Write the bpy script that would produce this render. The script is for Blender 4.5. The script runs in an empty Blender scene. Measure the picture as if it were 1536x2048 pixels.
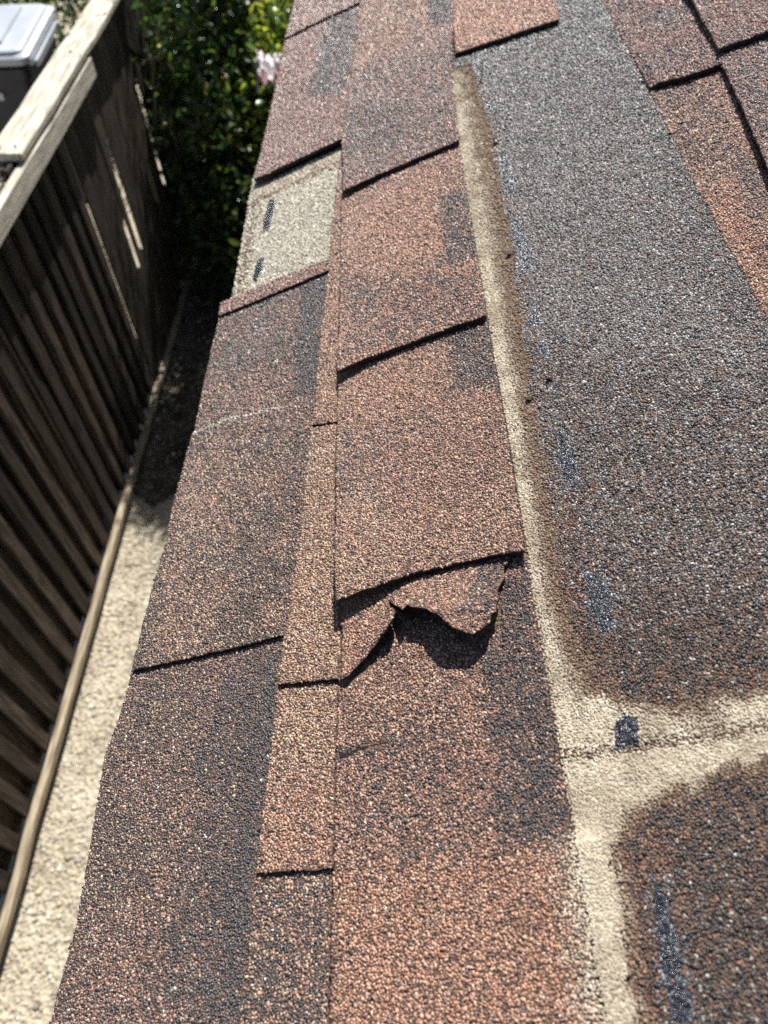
import bpy, bmesh, math, json
import numpy as np
from mathutils import Matrix, Vector

rng = np.random.default_rng(11)
scene = bpy.context.scene
col = scene.collection

# ------------------------------------------------------------------ camera, sky, sun, exposure
CAM_H = 3.0                       # eye above the side-yard ground
ROOF_H = 0.397                    # eye above the roof plane
SLOPE = 0.38472                   # roof pitch (about 5 in 12)
CAM_R = Matrix(((0.99954948, 0.02593656, 0.01510397), (-0.01077741, 0.77982985, -0.62589876), (-0.02801219, 0.625454, 0.77975805)))
cam_d = bpy.data.cameras.new('camera')
cam = bpy.data.objects.new('camera', cam_d); col.objects.link(cam)
cam.matrix_world = Matrix.Translation((0, 0, CAM_H)) @ CAM_R.to_4x4()
cam_d.sensor_fit = 'VERTICAL'; cam_d.sensor_height = 36.0; cam_d.sensor_width = 27.0
cam_d.lens = 1400.0 / 2048.0 * 36.0
cam_d.clip_start = 0.02; cam_d.clip_end = 500.0
cam_d.dof.use_dof = True; cam_d.dof.focus_distance = 0.50; cam_d.dof.aperture_fstop = 7.5
scene.camera = cam

SUN = Vector((0.105, 0.62, 0.78)).normalized()
el = math.asin(SUN.z); az = math.atan2(SUN.x, SUN.y)
world = bpy.data.worlds.new('World'); scene.world = world; world.use_nodes = True
wn = world.node_tree
bgn = wn.nodes['Background']
sky = wn.nodes.new('ShaderNodeTexSky'); sky.sky_type = 'NISHITA'; sky.sun_disc = False
sky.sun_elevation = el; sky.sun_rotation = az
wn.links.new(sky.outputs[0], bgn.inputs[0]); bgn.inputs[1].default_value = 0.05
sun_d = bpy.data.lights.new('sun', 'SUN'); sun_d.energy = 5.0; sun_d.angle = math.radians(0.53); sun_d.color = (1.0, 0.965, 0.905)
sun = bpy.data.objects.new('sun', sun_d); col.objects.link(sun)
sun.rotation_euler = (-SUN).to_track_quat('-Z', 'Y').to_euler(); sun.location = (0, 3, 8)
scene.view_settings.view_transform = 'Standard'; scene.view_settings.look = 'None'
scene.view_settings.exposure = 0.7; scene.view_settings.gamma = 1.0
scene.render.engine = 'CYCLES'
scene.cycles.max_bounces = 8
scene.cycles.use_denoising = False

# ------------------------------------------------------------------ helpers
def tag(o, label=None, cat=None, group=None, kind=None):
    if label: o['label'] = label
    if cat: o['category'] = cat
    if group: o['group'] = group
    if kind: o['kind'] = kind
    return o

def empty(name, loc, rz=0.0):
    o = bpy.data.objects.new(name, None); col.objects.link(o)
    o.location = loc; o.rotation_euler = (0, 0, rz); o.empty_display_size = 0.1
    return o

def link(name, me, parent=None, mats=(), smooth=False, matrix=None):
    """mesh in world coordinates (or in `matrix`) as one object, parented without moving"""
    for m in mats: me.materials.append(m)
    if smooth: me.polygons.foreach_set('use_smooth', [True] * len(me.polygons))
    o = bpy.data.objects.new(name, me); col.objects.link(o)
    M = matrix if matrix is not None else Matrix.Identity(4)
    if parent is not None:
        o.parent = parent
        bm_ = Matrix.Identity(4)
        p = parent
        chain = []
        while p is not None:
            chain.append(p.matrix_basis.copy()); p = p.parent
        for b in reversed(chain): bm_ = bm_ @ b
        M = bm_.inverted() @ M
    o.matrix_basis = M
    return o

def mesh_py(name, v, f):
    me = bpy.data.meshes.new(name); me.from_pydata([tuple(p) for p in v], [], [tuple(q) for q in f]); me.update()
    return me

def mesh_np(name, V, F, color=None, matidx=None):
    """V n x 3, F m x k (all tris or all quads)"""
    me = bpy.data.meshes.new(name)
    k = F.shape[1]
    me.vertices.add(len(V)); me.vertices.foreach_set('co', np.ascontiguousarray(V, dtype=np.float32).ravel())
    me.loops.add(F.size); me.loops.foreach_set('vertex_index', np.ascontiguousarray(F, dtype=np.int32).ravel())
    me.polygons.add(len(F)); me.polygons.foreach_set('loop_start', np.arange(0, F.size, k, dtype=np.int32))
    if color is not None:
        at = me.color_attributes.new('Col', 'FLOAT_COLOR', 'POINT')
        c = np.ones((len(V), 4), dtype=np.float32); c[:, :3] = color
        at.data.foreach_set('color', c.ravel())
    me.update(calc_edges=True)
    return me

def box(bm, c, s, jit=0.0, bev=0.0):
    x, y, z = c; a, b, d = s[0] / 2, s[1] / 2, s[2] / 2
    vs = [bm.verts.new((x + i * a + rng.uniform(-jit, jit), y + j * b + rng.uniform(-jit, jit), z + k * d + rng.uniform(-jit, jit)))
          for k in (-1, 1) for j in (-1, 1) for i in (-1, 1)]
    fs = [bm.faces.new([vs[q] for q in F]) for F in ((0, 2, 3, 1), (4, 5, 7, 6), (0, 1, 5, 4), (2, 6, 7, 3), (0, 4, 6, 2), (1, 3, 7, 5))]
    if bev > 0:
        es = set(e for f_ in fs for e in f_.edges)
        bmesh.ops.bevel(bm, geom=list(es), offset=bev, segments=2, affect='EDGES', profile=0.6)

def bm_mesh(name, bm):
    me = bpy.data.meshes.new(name); bm.to_mesh(me); bm.free(); me.update(); return me

def tube(bm, pts, radii, sides=7):
    rings = []
    n_ = len(pts)
    for i, (p, r) in enumerate(zip(pts, radii)):
        p = Vector(p); d = (Vector(pts[min(i + 1, n_ - 1)]) - Vector(pts[max(i - 1, 0)])).normalized()
        u = d.orthogonal().normalized(); w = d.cross(u)
        rings.append([bm.verts.new(p + (u * math.cos(2 * math.pi * k / sides) + w * math.sin(2 * math.pi * k / sides)) * r) for k in range(sides)])
    for A, B in zip(rings, rings[1:]):
        for k in range(sides):
            bm.faces.new((A[k], A[(k + 1) % sides], B[(k + 1) % sides], B[k]))
    bm.faces.new(rings[0][::-1]); bm.faces.new(rings[-1])

# value noise for colour blends and small relief (numpy)
_lat = rng.random((64, 64))
def vnoise(x, y):
    xi = np.floor(x).astype(int); yi = np.floor(y).astype(int); fx = x - xi; fy = y - yi
    fx = fx * fx * (3 - 2 * fx); fy = fy * fy * (3 - 2 * fy)
    g = lambda i, j: _lat[i % 64, j % 64]
    return (g(xi, yi) * (1 - fx) + g(xi + 1, yi) * fx) * (1 - fy) + (g(xi, yi + 1) * (1 - fx) + g(xi + 1, yi + 1) * fx) * fy

def inpoly(x, y, poly):
    ins = np.zeros(x.shape, bool); n_ = len(poly)
    for i in range(n_):
        x0, y0 = poly[i]; x1, y1 = poly[(i + 1) % n_]
        if y0 == y1: continue
        c = ((y0 > y) != (y1 > y)) & (x < (x1 - x0) * (y - y0) / (y1 - y0) + x0)
        ins ^= c
    return ins

def polydist(x, y, pts, closed=False):
    d = np.full(x.shape, 1e9)
    n_ = len(pts)
    for i in range(n_ if closed else n_ - 1):
        x0, y0 = pts[i]; x1, y1 = pts[(i + 1) % n_]
        dx, dy = x1 - x0, y1 - y0
        t = np.clip(((x - x0) * dx + (y - y0) * dy) / max(dx * dx + dy * dy, 1e-9), 0, 1)
        d = np.minimum(d, np.hypot(x - x0 - t * dx, y - y0 - t * dy))
    return d

def sstep(e0, e1, x):
    t = np.clip((x - e0) / (e1 - e0), 0, 1); return t * t * (3 - 2 * t)

# ------------------------------------------------------------------ materials
def new_mat(name):
    m = bpy.data.materials.new(name); m.use_nodes = True
    return m, m.node_tree, m.node_tree.nodes['Principled BSDF']

def nn(nt, t, **kw):
    n_ = nt.nodes.new(t)
    for k, v in kw.items():
        if k.startswith('i_'):
            key = k[2:].replace('_', ' ')
            n_.inputs[key].default_value = v
        else: setattr(n_, k, v)
    return n_

def noise_mat(name, c0, c1, scale=20.0, rough=0.8, bump=0.0, bscale=None, detail=6.0, stretch=(1, 1, 1), spec=0.3, mid=(0.35, 0.65), rot=(0, 0, 0)):
    m, nt, b = new_mat(name)
    tc = nn(nt, 'ShaderNodeTexCoord'); mp = nn(nt, 'ShaderNodeMapping'); mp.inputs['Scale'].default_value = stretch; mp.inputs['Rotation'].default_value = rot
    nt.links.new(tc.outputs['Object'], mp.inputs['Vector'])
    nz = nn(nt, 'ShaderNodeTexNoise', i_Scale=scale, i_Detail=detail); nt.links.new(mp.outputs[0], nz.inputs['Vector'])
    r = nn(nt, 'ShaderNodeValToRGB'); r.color_ramp.elements[0].position = mid[0]; r.color_ramp.elements[1].position = mid[1]
    r.color_ramp.elements[0].color = (*c0, 1); r.color_ramp.elements[1].color = (*c1, 1)
    nt.links.new(nz.outputs['Fac'], r.inputs[0]); nt.links.new(r.outputs[0], b.inputs['Base Color'])
    b.inputs['Roughness'].default_value = rough; b.inputs['Specular IOR Level'].default_value = spec
    if bump:
        n2 = nn(nt, 'ShaderNodeTexNoise', i_Scale=bscale or scale * 3, i_Detail=4.0); nt.links.new(mp.outputs[0], n2.inputs['Vector'])
        bp = nn(nt, 'ShaderNodeBump', i_Strength=bump, i_Distance=0.01); nt.links.new(n2.outputs['Fac'], bp.inputs['Height']); nt.links.new(bp.outputs[0], b.inputs['Normal'])
    return m

def attr_mat(name, rough=0.5, spec=0.5, coat=0.0):
    m, nt, b = new_mat(name)
    a = nn(nt, 'ShaderNodeVertexColor', layer_name='Col')
    nt.links.new(a.outputs[0], b.inputs['Base Color'])
    b.inputs['Roughness'].default_value = rough; b.inputs['Specular IOR Level'].default_value = spec
    return m

M = {}
M['granule'] = attr_mat('mineral_granules', 0.36, 0.55)
M['dustgrain'] = attr_mat('dusty_granules', 0.9, 0.15)
# asphalt sheet that carries the granules: near-black bitumen with small embedded grains
m, nt, b = new_mat('granule_bed')
tc = nn(nt, 'ShaderNodeTexCoord')
vo = nn(nt, 'ShaderNodeTexVoronoi', i_Scale=620.0); nt.links.new(tc.outputs['Object'], vo.inputs['Vector'])
rp = nn(nt, 'ShaderNodeValToRGB')
for e, (p, c) in zip(rp.color_ramp.elements, ((0.0, (0.018, 0.015, 0.014, 1)), (1.0, (0.20, 0.11, 0.07, 1)))): e.position = p; e.color = c
sp = nn(nt, 'ShaderNodeSeparateColor'); nt.links.new(vo.outputs['Color'], sp.inputs[0]); nt.links.new(sp.outputs[0], rp.inputs[0]); nt.links.new(rp.outputs[0], b.inputs['Base Color'])
bp = nn(nt, 'ShaderNodeBump', i_Strength=1.0, i_Distance=0.0012); bp.invert = True
nt.links.new(vo.outputs['Distance'], bp.inputs['Height']); nt.links.new(bp.outputs[0], b.inputs['Normal']); b.inputs['Roughness'].default_value = 0.7
M['bed'] = m
M['asphalt'] = noise_mat('asphalt_edge', (0.010, 0.010, 0.011), (0.028, 0.027, 0.027), 400, 0.55, 0.5, 900)
M['seal'] = noise_mat('sealant_bitumen', (0.012, 0.014, 0.02), (0.045, 0.05, 0.065), 250, 0.22, 0.4, 700, spec=0.6)
M['dust'] = noise_mat('pale_dust', (0.34, 0.285, 0.205), (0.53, 0.46, 0.35), 130, 0.95, 0.6, 500, spec=0.1)
M['deck'] = noise_mat('roof_deck_felt', (0.03, 0.028, 0.027), (0.06, 0.055, 0.05), 60, 0.9)
M['fascia'] = noise_mat('fascia_paint', (0.45, 0.42, 0.36), (0.55, 0.52, 0.46), 12, 0.6)
M['stucco'] = noise_mat('stucco', (0.50, 0.46, 0.38), (0.60, 0.56, 0.47), 40, 0.9, 0.5, 160)

# ------------------------------------------------------------------ ground
m, nt, b = new_mat('gravel_ground')
tc = nn(nt, 'ShaderNodeTexCoord')
n1 = nn(nt, 'ShaderNodeTexNoise', i_Scale=3.5, i_Detail=8.0); nt.links.new(tc.outputs['Object'], n1.inputs['Vector'])
v1 = nn(nt, 'ShaderNodeTexVoronoi', i_Scale=55.0); nt.links.new(tc.outputs['Object'], v1.inputs['Vector'])
r1 = nn(nt, 'ShaderNodeValToRGB')
r1.color_ramp.elements[0].position = .3; r1.color_ramp.elements[0].color = (0.33, 0.28, 0.20, 1); r1.color_ramp.elements[1].position = .66; r1.color_ramp.elements[1].color = (0.60, 0.54, 0.42, 1)
nt.links.new(n1.outputs['Fac'], r1.inputs[0])
mx = nn(nt, 'ShaderNodeMix', data_type='RGBA', blend_type='MULTIPLY'); mx.inputs[0].default_value = 0.5
r2 = nn(nt, 'ShaderNodeValToRGB'); r2.color_ramp.elements[0].color = (.45, .42, .4, 1); r2.color_ramp.elements[1].color = (1, 1, 1, 1)
sp = nn(nt, 'ShaderNodeSeparateColor'); nt.links.new(v1.outputs['Color'], sp.inputs[0]); nt.links.new(sp.outputs[0], r2.inputs[0])
nt.links.new(r1.outputs[0], mx.inputs['A']); nt.links.new(r2.outputs[0], mx.inputs['B']); nt.links.new(mx.outputs['Result'], b.inputs['Base Color'])
bp = nn(nt, 'ShaderNodeBump', i_Strength=0.9, i_Distance=0.012); nt.links.new(v1.outputs['Distance'], bp.inputs['Height']); nt.links.new(bp.outputs[0], b.inputs['Normal']); b.inputs['Roughness'].default_value = 0.95
M['gravel'] = m
M['stone'] = attr_mat('gravel_stones', 0.9, 0.2)
M['soil_shade'] = noise_mat('shade_dark_soil', (0.025, 0.02, 0.014), (0.09, 0.07, 0.05), 6, 0.95, 0.6, 40)

g = link('ground', mesh_py('ground', [(-120, -120, 0), (120, -120, 0), (120, 120, 0), (-120, 120, 0)], [(0, 1, 2, 3)]), None, [M['gravel']]); tag(g, kind='structure')
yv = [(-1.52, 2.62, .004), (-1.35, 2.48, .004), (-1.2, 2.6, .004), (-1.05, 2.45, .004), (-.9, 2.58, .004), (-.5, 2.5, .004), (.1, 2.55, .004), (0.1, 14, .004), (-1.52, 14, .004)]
g = link('soil_painted_shade', mesh_py('soil_painted_shade', yv, [tuple(range(len(yv)))]), None, [M['soil_shade']]); tag(g, kind='structure')  # dark soil sheet, spread over the gravel to paint in the tree's shade

# loose gravel: real small stones on the strip between fence and house
N = 22000
V = []; 
gx = rng.uniform(-1.47, 0.1, N); gy = rng.uniform(-0.6, 4.9, N); gs = rng.uniform(.0035, .0095, N) * np.where(rng.random(N) < .06, 1.9, 1)
oct_ = np.array([(1, 0, 0), (0, 1, 0), (-1, 0, 0), (0, -1, 0), (0, 0, .7), (0, 0, -.4)], float)
jit = rng.uniform(.7, 1.3, (N, 6, 1)); th = rng.uniform(0, 6.28, N)
P = oct_[None] * jit * gs[:, None, None]
R2 = np.stack([np.cos(th), -np.sin(th), np.sin(th), np.cos(th)], -1).reshape(N, 2, 2)
P[:, :, :2] = np.einsum('nij,nkj->nki', R2, P[:, :, :2])
P[:, :, 0] += gx[:, None]; P[:, :, 1] += gy[:, None]; P[:, :, 2] += .002
F8 = np.array([(0, 1, 4), (1, 2, 4), (2, 3, 4), (3, 0, 4), (1, 0, 5), (2, 1, 5), (3, 2, 5), (0, 3, 5)])
F = (F8[None] + (np.arange(N) * 6)[:, None, None]).reshape(-1, 3)
pal = np.array([(.58, .53, .43), (.46, .39, .29), (.66, .63, .56), (.33, .30, .26), (.54, .45, .31)])
cc = pal[rng.integers(0, 5, N)] * rng.uniform(.7, 1.15, (N, 1))
o = link('gravel', mesh_np('gravel', P.reshape(-1, 3), F, np.repeat(cc, 6, 0)), None, [M['stone']])
tag(o, 'loose tan gravel on the strip of ground beside the fence', 'gravel', kind='stuff')

# ------------------------------------------------------------------ the house: wall, eave, shingled roof
DATA = json.loads(r'''{"starter":{"z":[1,1,609.4,1245.5],"pts":[[-379.4,656.0],[-370.4,757.2],[-379.1,1060.4],[-377.0,1093.8],[-367.9,1245.5],[-166.6,1132.7],[-194.2,681.1],[-210.6,609.4]]},"c1A":{"z":[4,3.2,25.3,272.1],"pts":[[-389.0,-350.0],[-389.0,25.3],[-388.8,36.3],[-386.2,76.4],[-390.6,128.0],[-397.0,184.8],[-391.5,217.4],[-389.9,254.3],[-390.8,272.7],[-229.6,272.5],[-232.7,200.0],[-235.9,105.5],[-237.2,-350.0]]},"c1B":{"z":[6.8,5.2,251.7,517.4],"pts":[[-386.0,252.3],[-386.6,288.5],[-385.3,335.4],[-382.1,376.6],[-384.3,416.5],[-382.5,470.9],[-381.3,515.9],[-335.6,518.4],[-293.8,511.8],[-253.9,504.0],[-205.6,500.1],[-201.6,365.1],[-214.2,252.1],[-247.2,252.5],[-285.7,251.2],[-330.9,251.4]]},"c1C":{"z":[5.2,4.2,500.5,743.3],"pts":[[-379.0,516.5],[-380.9,583.6],[-381.5,662.1],[-381.0,717.8],[-381.5,738.6],[-206.3,744.9],[-205.7,500.3],[-254.0,504.1],[-293.9,511.9],[-335.7,518.5]]},"c1D":{"z":[8,7.5,706.4,743.1],"pts":[[-378.5,712.8],[-381.0,740.1],[-363.8,741.3],[-297.1,740.8],[-263.3,741.1],[-231.5,737.8],[-211.0,743.1],[-209.8,705.5],[-232.2,714.2],[-267.8,713.6],[-321.2,712.2]]},"c1E":{"z":[10,5.5,1045.2,1688.0],"pts":[[-366.2,1034.2],[-366.5,1188.9],[-367.4,1397.3],[-370.1,1639.0],[-371.7,1694.4],[-181.9,1664.0],[-198.3,1310.4],[-208.6,1038.3],[-221.9,1032.0],[-288.6,1032.1],[-338.5,1030.9]]},"c1F":{"z":[11,8,1603.9,1864.9],"pts":[[-367.4,1626.6],[-365.0,1869.7],[-364.0,2600.0],[-193.7,2600.0],[-195.0,1595.6],[-205.7,1602.6],[-287.6,1618.6]]},"r1":{"z":[6.3,6,21.5,106.7],"pts":[[-254.3,-350.0],[-254.3,21.4],[-253.0,59.7],[-253.0,94.1],[-252.8,106.7],[-188.2,102.8],[-189.4,-350.0]]},"r2":{"z":[8.8,8.2,91.4,226.9],"pts":[[-251.2,93.4],[-250.1,134.9],[-248.7,173.1],[-248.4,212.8],[-247.4,227.0],[-185.4,221.5],[-186.7,91.6],[-199.9,91.3],[-225.2,92.6]]},"r3":{"z":[11.4,9.6,205.6,474.5],"pts":[[-246.8,211.2],[-245.8,237.1],[-243.9,257.0],[-238.6,323.1],[-237.6,396.7],[-236.0,463.5],[-234.8,476.2],[-190.1,466.4],[-185.5,205.5],[-195.8,205.4],[-221.2,208.3]]},"r4":{"z":[11.6,9.8,450.8,998.9],"pts":[[-234.9,461.2],[-233.5,508.2],[-233.4,584.4],[-230.9,652.4],[-229.0,703.9],[-228.4,794.6],[-226.2,878.4],[-222.3,1002.0],[-193.7,990.8],[-186.5,450.1],[-207.2,454.6],[-221.4,458.1]]},"c2A":{"z":[11.8,10.6,16.0,288.5],"pts":[[-197.9,-350.0],[-197.9,19.7],[-198.4,89.6],[-199.3,204.8],[-199.1,219.4],[-169.1,267.6],[-67.9,289.2],[-65.3,270.3],[-64.0,210.8],[-64.0,153.7],[-64.0,120.6],[-63.5,93.7],[-63.6,72.7],[-63.9,43.5],[-64.2,16.0],[-64.2,-350.0]]},"c2B":{"z":[19,13.5,265.2,544.8],"pts":[[-194.6,256.3],[-199.1,302.3],[-205.1,385.0],[-208.1,518.4],[-207.9,537.1],[-66.0,546.9],[-62.6,524.1],[-62.2,452.0],[-61.6,377.7],[-62.2,317.4],[-62.8,265.3],[-78.7,267.3],[-113.4,268.1],[-141.8,267.5],[-170.2,261.4]]},"c2C":{"z":[20,13.5,519.8,894.6],"pts":[[-203.7,507.3],[-207.3,592.8],[-211.4,729.7],[-215.2,862.7],[-213.2,884.9],[-65.8,898.2],[-60.4,867.5],[-61.1,724.2],[-61.6,610.7],[-61.5,517.2],[-94.8,517.8],[-143.0,516.9],[-177.3,515.3]]},"c2D":{"z":[20,14,867.7,1592.8],"pts":[[-209.2,852.1],[-212.2,926.6],[-216.6,992.6],[-215.6,1056.3],[-207.3,1276.5],[-196.8,1596.9],[-180.9,2600.0],[-9.3,2600.0],[-31.1,1341.3],[-51.3,1085.6],[-56.2,971.1],[-59.2,856.3],[-101.4,858.5],[-160.1,859.9]]},"c3far":{"z":[7.5,7.5,133.0,1042.5],"pts":[[-34.2,2600.0],[-96.8,1042.5],[-100.3,503.5],[-91.9,241.3],[-80.8,133.3],[-61.3,133.4],[-32.0,133.0],[6.5,134.8],[41.5,135.4],[700.0,135.4],[700.0,2600.0]]},"c3near":{"z":[7.2,7.2,133.0,135.4],"pts":[[-80.8,133.4],[-61.3,133.5],[-32.0,133.1],[6.5,134.9],[41.5,135.5],[700.0,135.5],[700.0,-350.0],[-99.9,-350.0]]},"c3T":{"z":[14.5,12,1085.3,1355.7],"pts":[[-11.9,2600.0],[-31.5,1355.7],[-43.2,1132.1],[5.6,1111.9],[52.9,1095.4],[96.2,1078.2],[102.4,1148.5],[122.4,2600.0]]},"c3R1":{"z":[15,12,783.9,1042.6],"pts":[[181.1,2600.0],[152.7,1052.6],[148.6,910.3],[146.3,804.8],[177.6,791.5],[212.6,784.9],[235.3,778.9],[293.1,2600.0]]},"c3R2":{"z":[8.2,8.2,327.5,843.5],"pts":[[147.4,846.3],[142.0,712.5],[136.7,609.1],[135.3,533.3],[134.4,469.3],[132.9,415.2],[131.4,351.5],[179.2,328.6],[235.5,810.0]]},"c4A":{"z":[19,14,476,950],"pts":[[230.2,959.9],[220.7,875.9],[211.4,788.8],[199.0,676.5],[188.1,589.9],[174.2,475.1],[700.0,475.1],[700.0,808.4],[261.3,808.4],[240.9,811.4],[217.5,816.2]]},"c4B":{"z":[22,17,796.8,942.4],"pts":[[249.3,2600.0],[228.4,952.4],[220.3,869.7],[213.9,802.5],[236.8,797.6],[256.9,794.6],[700.0,794.6],[700.0,2600.0]]},"flap":{"z":[14.4,13.4,203.5,279.0],"pts":[[-194.4,202.2],[-183.2,209.2],[-173.3,217.0],[-163.7,224.8],[-154.0,230.0],[-151.9,236.6],[-158.2,248.0],[-160.5,253.7],[-153.3,244.3],[-145.1,236.3],[-142.3,239.3],[-134.9,235.3],[-128.8,232.9],[-121.4,225.4],[-116.5,218.8],[-111.8,213.9],[-107.1,210.9],[-100.5,208.6],[-94.3,210.9],[-89.6,215.5],[-85.5,223.4],[-83.2,234.3],[-82.0,244.7],[-78.5,256.8],[-73.7,264.6],[-69.2,268.3],[-72.1,278.0],[-195.7,279.5],[-196.4,258.2],[-194.9,227.4]]},"patches":[["c1A",[[-369.7,24.8],[-370.1,248.2],[-313.7,247.0],[-315.3,23.2]],"brown",0.35,25],["c1A",[[-315.3,23.2],[-303.7,240.7],[-246.0,244.6],[-249.5,21.4]],"char",0.62,25],["c1A",[[-274.9,22.1],[-272.3,234.2],[-241.8,243.6],[-237.2,21.1]],"char",1.0,16],["c1B",[[-377.7,268.1],[-368.9,507.9],[-308.2,496.7],[-313.7,258.3]],"tan",0.25,25],["c1B",[[-251.8,256.8],[-247.1,328.1],[-235.5,324.7],[-238.9,253.8]],"char",0.35,12],["c1B",[[-263.5,380.3],[-255.7,467.9],[-236.9,460.0],[-238.7,371.9]],"char",0.35,14],["c1C",[[-265.9,515.1],[-266.5,720.7],[-227.3,715.9],[-226.9,504.5]],"char",1.0,14],["c1C",[[-366.0,592.6],[-370.2,702.6],[-282.3,710.3],[-283.8,584.9]],"grey",0.3,25],["c1E",[[-292.9,1266.0],[-276.5,1608.6],[-206.5,1625.0],[-215.1,1282.2],[-230.7,1198.5]],"char",0.8,20],["r1",[[-254.3,21.4],[-254.1,95.7],[-197.4,93.1],[-197.8,19.9]],"char",0.55,10],["r2",[[-248.9,94.8],[-250.0,134.9],[-197.2,128.1],[-196.0,89.9]],"red",0.35,20],["r3",[[-240.0,224.1],[-239.1,347.7],[-202.6,336.0],[-198.7,215.4]],"tan",0.55,25],["r3",[[-239.1,347.7],[-234.1,454.6],[-206.0,442.9],[-202.6,336.0]],"tan",0.25,25],["r4",[[-231.4,472.8],[-228.8,614.9],[-211.0,604.8],[-206.5,462.0]],"tan",0.4,20],["c2A",[[-99.1,89.8],[-97.6,125.2],[-102.7,188.5],[-105.2,231.0],[-61.2,261.5],[-63.1,88.4]],"char",0.8,14],["c2A",[[-191.7,99.3],[-193.9,182.7],[-122.9,176.2],[-101.5,92.4]],"char",0.3,30],["c2A",[[-197.4,9.4],[-196.8,84.4],[-63.1,88.4],[-65.0,7.0]],"red",0.55,18],["c2A",[[-193.2,156.7],[-183.5,201.3],[-121.3,199.0],[-122.9,176.2]],"tan",0.3,20],["flap",[[-108.7,219.5],[-93.8,269.3],[-66.1,269.3],[-85.5,221.2]],"char",0.6,8],["flap",[[-193.3,209.3],[-194.7,259.7],[-160.0,254.9],[-167.7,233.3]],"red",0.35,12],["c2B",[[-98.5,443.7],[-99.6,521.6],[-60.4,517.8],[-60.3,422.7]],"char",0.78,16],["c2B",[[-201.6,355.4],[-202.1,440.4],[-164.2,418.4],[-164.8,342.8]],"grey",0.3,20],["c2B",[[-196.4,261.7],[-199.4,354.6],[-63.2,307.9],[-62.1,265.2]],"tan",0.35,30],["c2B",[[-197.4,444.6],[-199.0,505.0],[-105.8,500.0],[-110.3,430.8]],"red",0.4,25],["c2C",[[-97.7,619.2],[-94.8,755.5],[-57.8,747.6],[-55.3,608.5]],"char",0.72,18],["c2C",[[-199.1,525.5],[-202.7,659.6],[-60.0,586.1],[-62.4,517.6]],"char",0.4,25],["c2C",[[-203.2,678.8],[-207.3,833.3],[-84.1,829.0],[-96.0,645.1]],"red",0.55,25],["c2D",[[-209.6,866.4],[-218.2,1238.5],[-43.8,1157.0],[-60.6,854.9]],"grey",0.38,16],["c2D",[[-210.6,955.7],[-214.1,1084.7],[-128.7,1046.4],[-132.3,912.5]],"char",0.35,14],["c2D",[[-218.7,1259.8],[-200.1,1581.4],[-169.9,1866.8],[-51.0,1650.5],[-69.5,1243.3]],"orange",0.6,10],["c2D",[[-73.2,1281.8],[-67.7,1520.8],[-21.9,1445.1],[-37.2,1243.1]],"char",0.8,8],["c3far",[[-96.1,560.7],[-16.4,1639.0],[348.5,974.5],[125.8,335.4]],"greyc3",0.85,60],["c3far",[[-117.7,268.0],[-94.9,576.0],[157.3,425.7],[72.9,183.5]],"greyc3",0.5,60],["c3far",[[-67.9,161.7],[-44.6,310.2],[-18.6,301.3],[-28.7,160.4]],"rust",0.3,10],["c3near",[[-57.5,15.9],[-39.5,98.6],[-18.2,96.1],[-30.4,15.2]],"rust",0.55,12],["c3far",[[105.8,483.0],[123.8,659.3],[145.3,640.6],[133.1,416.0],[114.8,360.1]],"grey",0.5,10],["c3R2",[[146.0,807.3],[192.4,794.3],[175.0,613.2],[140.8,579.4]],"brown",0.45,16],["c3R2",[[141.6,642.5],[165.3,621.7],[140.5,377.7],[124.9,396.8]],"red",0.5,16],["c3R2",[[172.1,644.5],[193.7,596.8],[169.4,441.9],[153.1,452.2]],"grey",0.5,16],["c4A",[[209.5,784.7],[250.1,774.0],[195.7,516.9],[189.9,596.7]],"grey",0.35,30]],"dustR":[[-24.4,1086.0],[-22.2,849.3],[-26.6,712.8],[-31.9,569.7],[-36.7,438.7],[-41.4,342.0],[-42.0,287.4],[-47.1,256.2],[-46.4,218.9],[-38.6,180.5],[-27.4,160.2],[-11.5,153.8],[13.8,152.5],[47.5,153.9],[85.2,153.7]],"dustL2":[[92.4,118.3],[34.5,114.1],[14.3,112.1],[-13.5,105.4],[-33.4,97.9],[-40.3,86.9],[-43.7,63.1],[-44.8,42.9],[-45.8,15.6],[-46.9,-1.6]],"dabs":[[[-23.1,1099.2],[-10.2,1083.5],[-10.6,1014.1],[-23.6,1020.6]],[[-20.4,953.2],[-8.4,943.6],[-10.1,917.3],[-22.0,925.1]],[[-18.1,807.5],[-9.8,790.4],[-8.0,751.8],[-10.9,705.6],[-21.4,710.8],[-24.4,754.4]],[[-22.7,679.3],[-13.6,662.7],[-12.1,589.8],[-15.1,563.1],[-23.9,576.8],[-24.8,624.4]],[[-26.1,527.5],[-14.4,517.0],[-17.9,494.1],[-27.6,496.0]],[[-26.7,478.5],[-16.9,473.3],[-16.4,450.4],[-24.7,450.2]],[[-24.2,386.7],[-20.2,374.3],[-19.1,345.7],[-17.4,316.6],[-29.2,318.5],[-30.4,342.7]],[[-29.6,251.3],[-22.1,241.6],[-15.6,228.8],[-19.2,202.1],[-28.9,200.3],[-32.0,222.4]],[[-30.8,147.9],[-24.7,151.6],[-19.6,147.3],[-21.5,133.5],[-35.0,133.4]],[[-31.5,70.6],[-25.7,71.1],[-26.2,55.6],[-25.3,36.1],[-26.4,15.1],[-35.5,15.3],[-35.7,31.0],[-35.3,50.2]]],"dabs2":[[[-339.3,974.1],[-328.1,959.6],[-329.1,922.0],[-332.0,882.6],[-342.6,886.3],[-343.0,932.6]],[[-341.6,818.8],[-331.8,818.1],[-332.4,784.5],[-337.0,762.3],[-344.4,775.6]]],"crack":[[-196.7,153.6],[-189.8,153.8],[-183.1,156.4],[-173.0,156.7],[-161.3,157.0]]}''')

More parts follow.
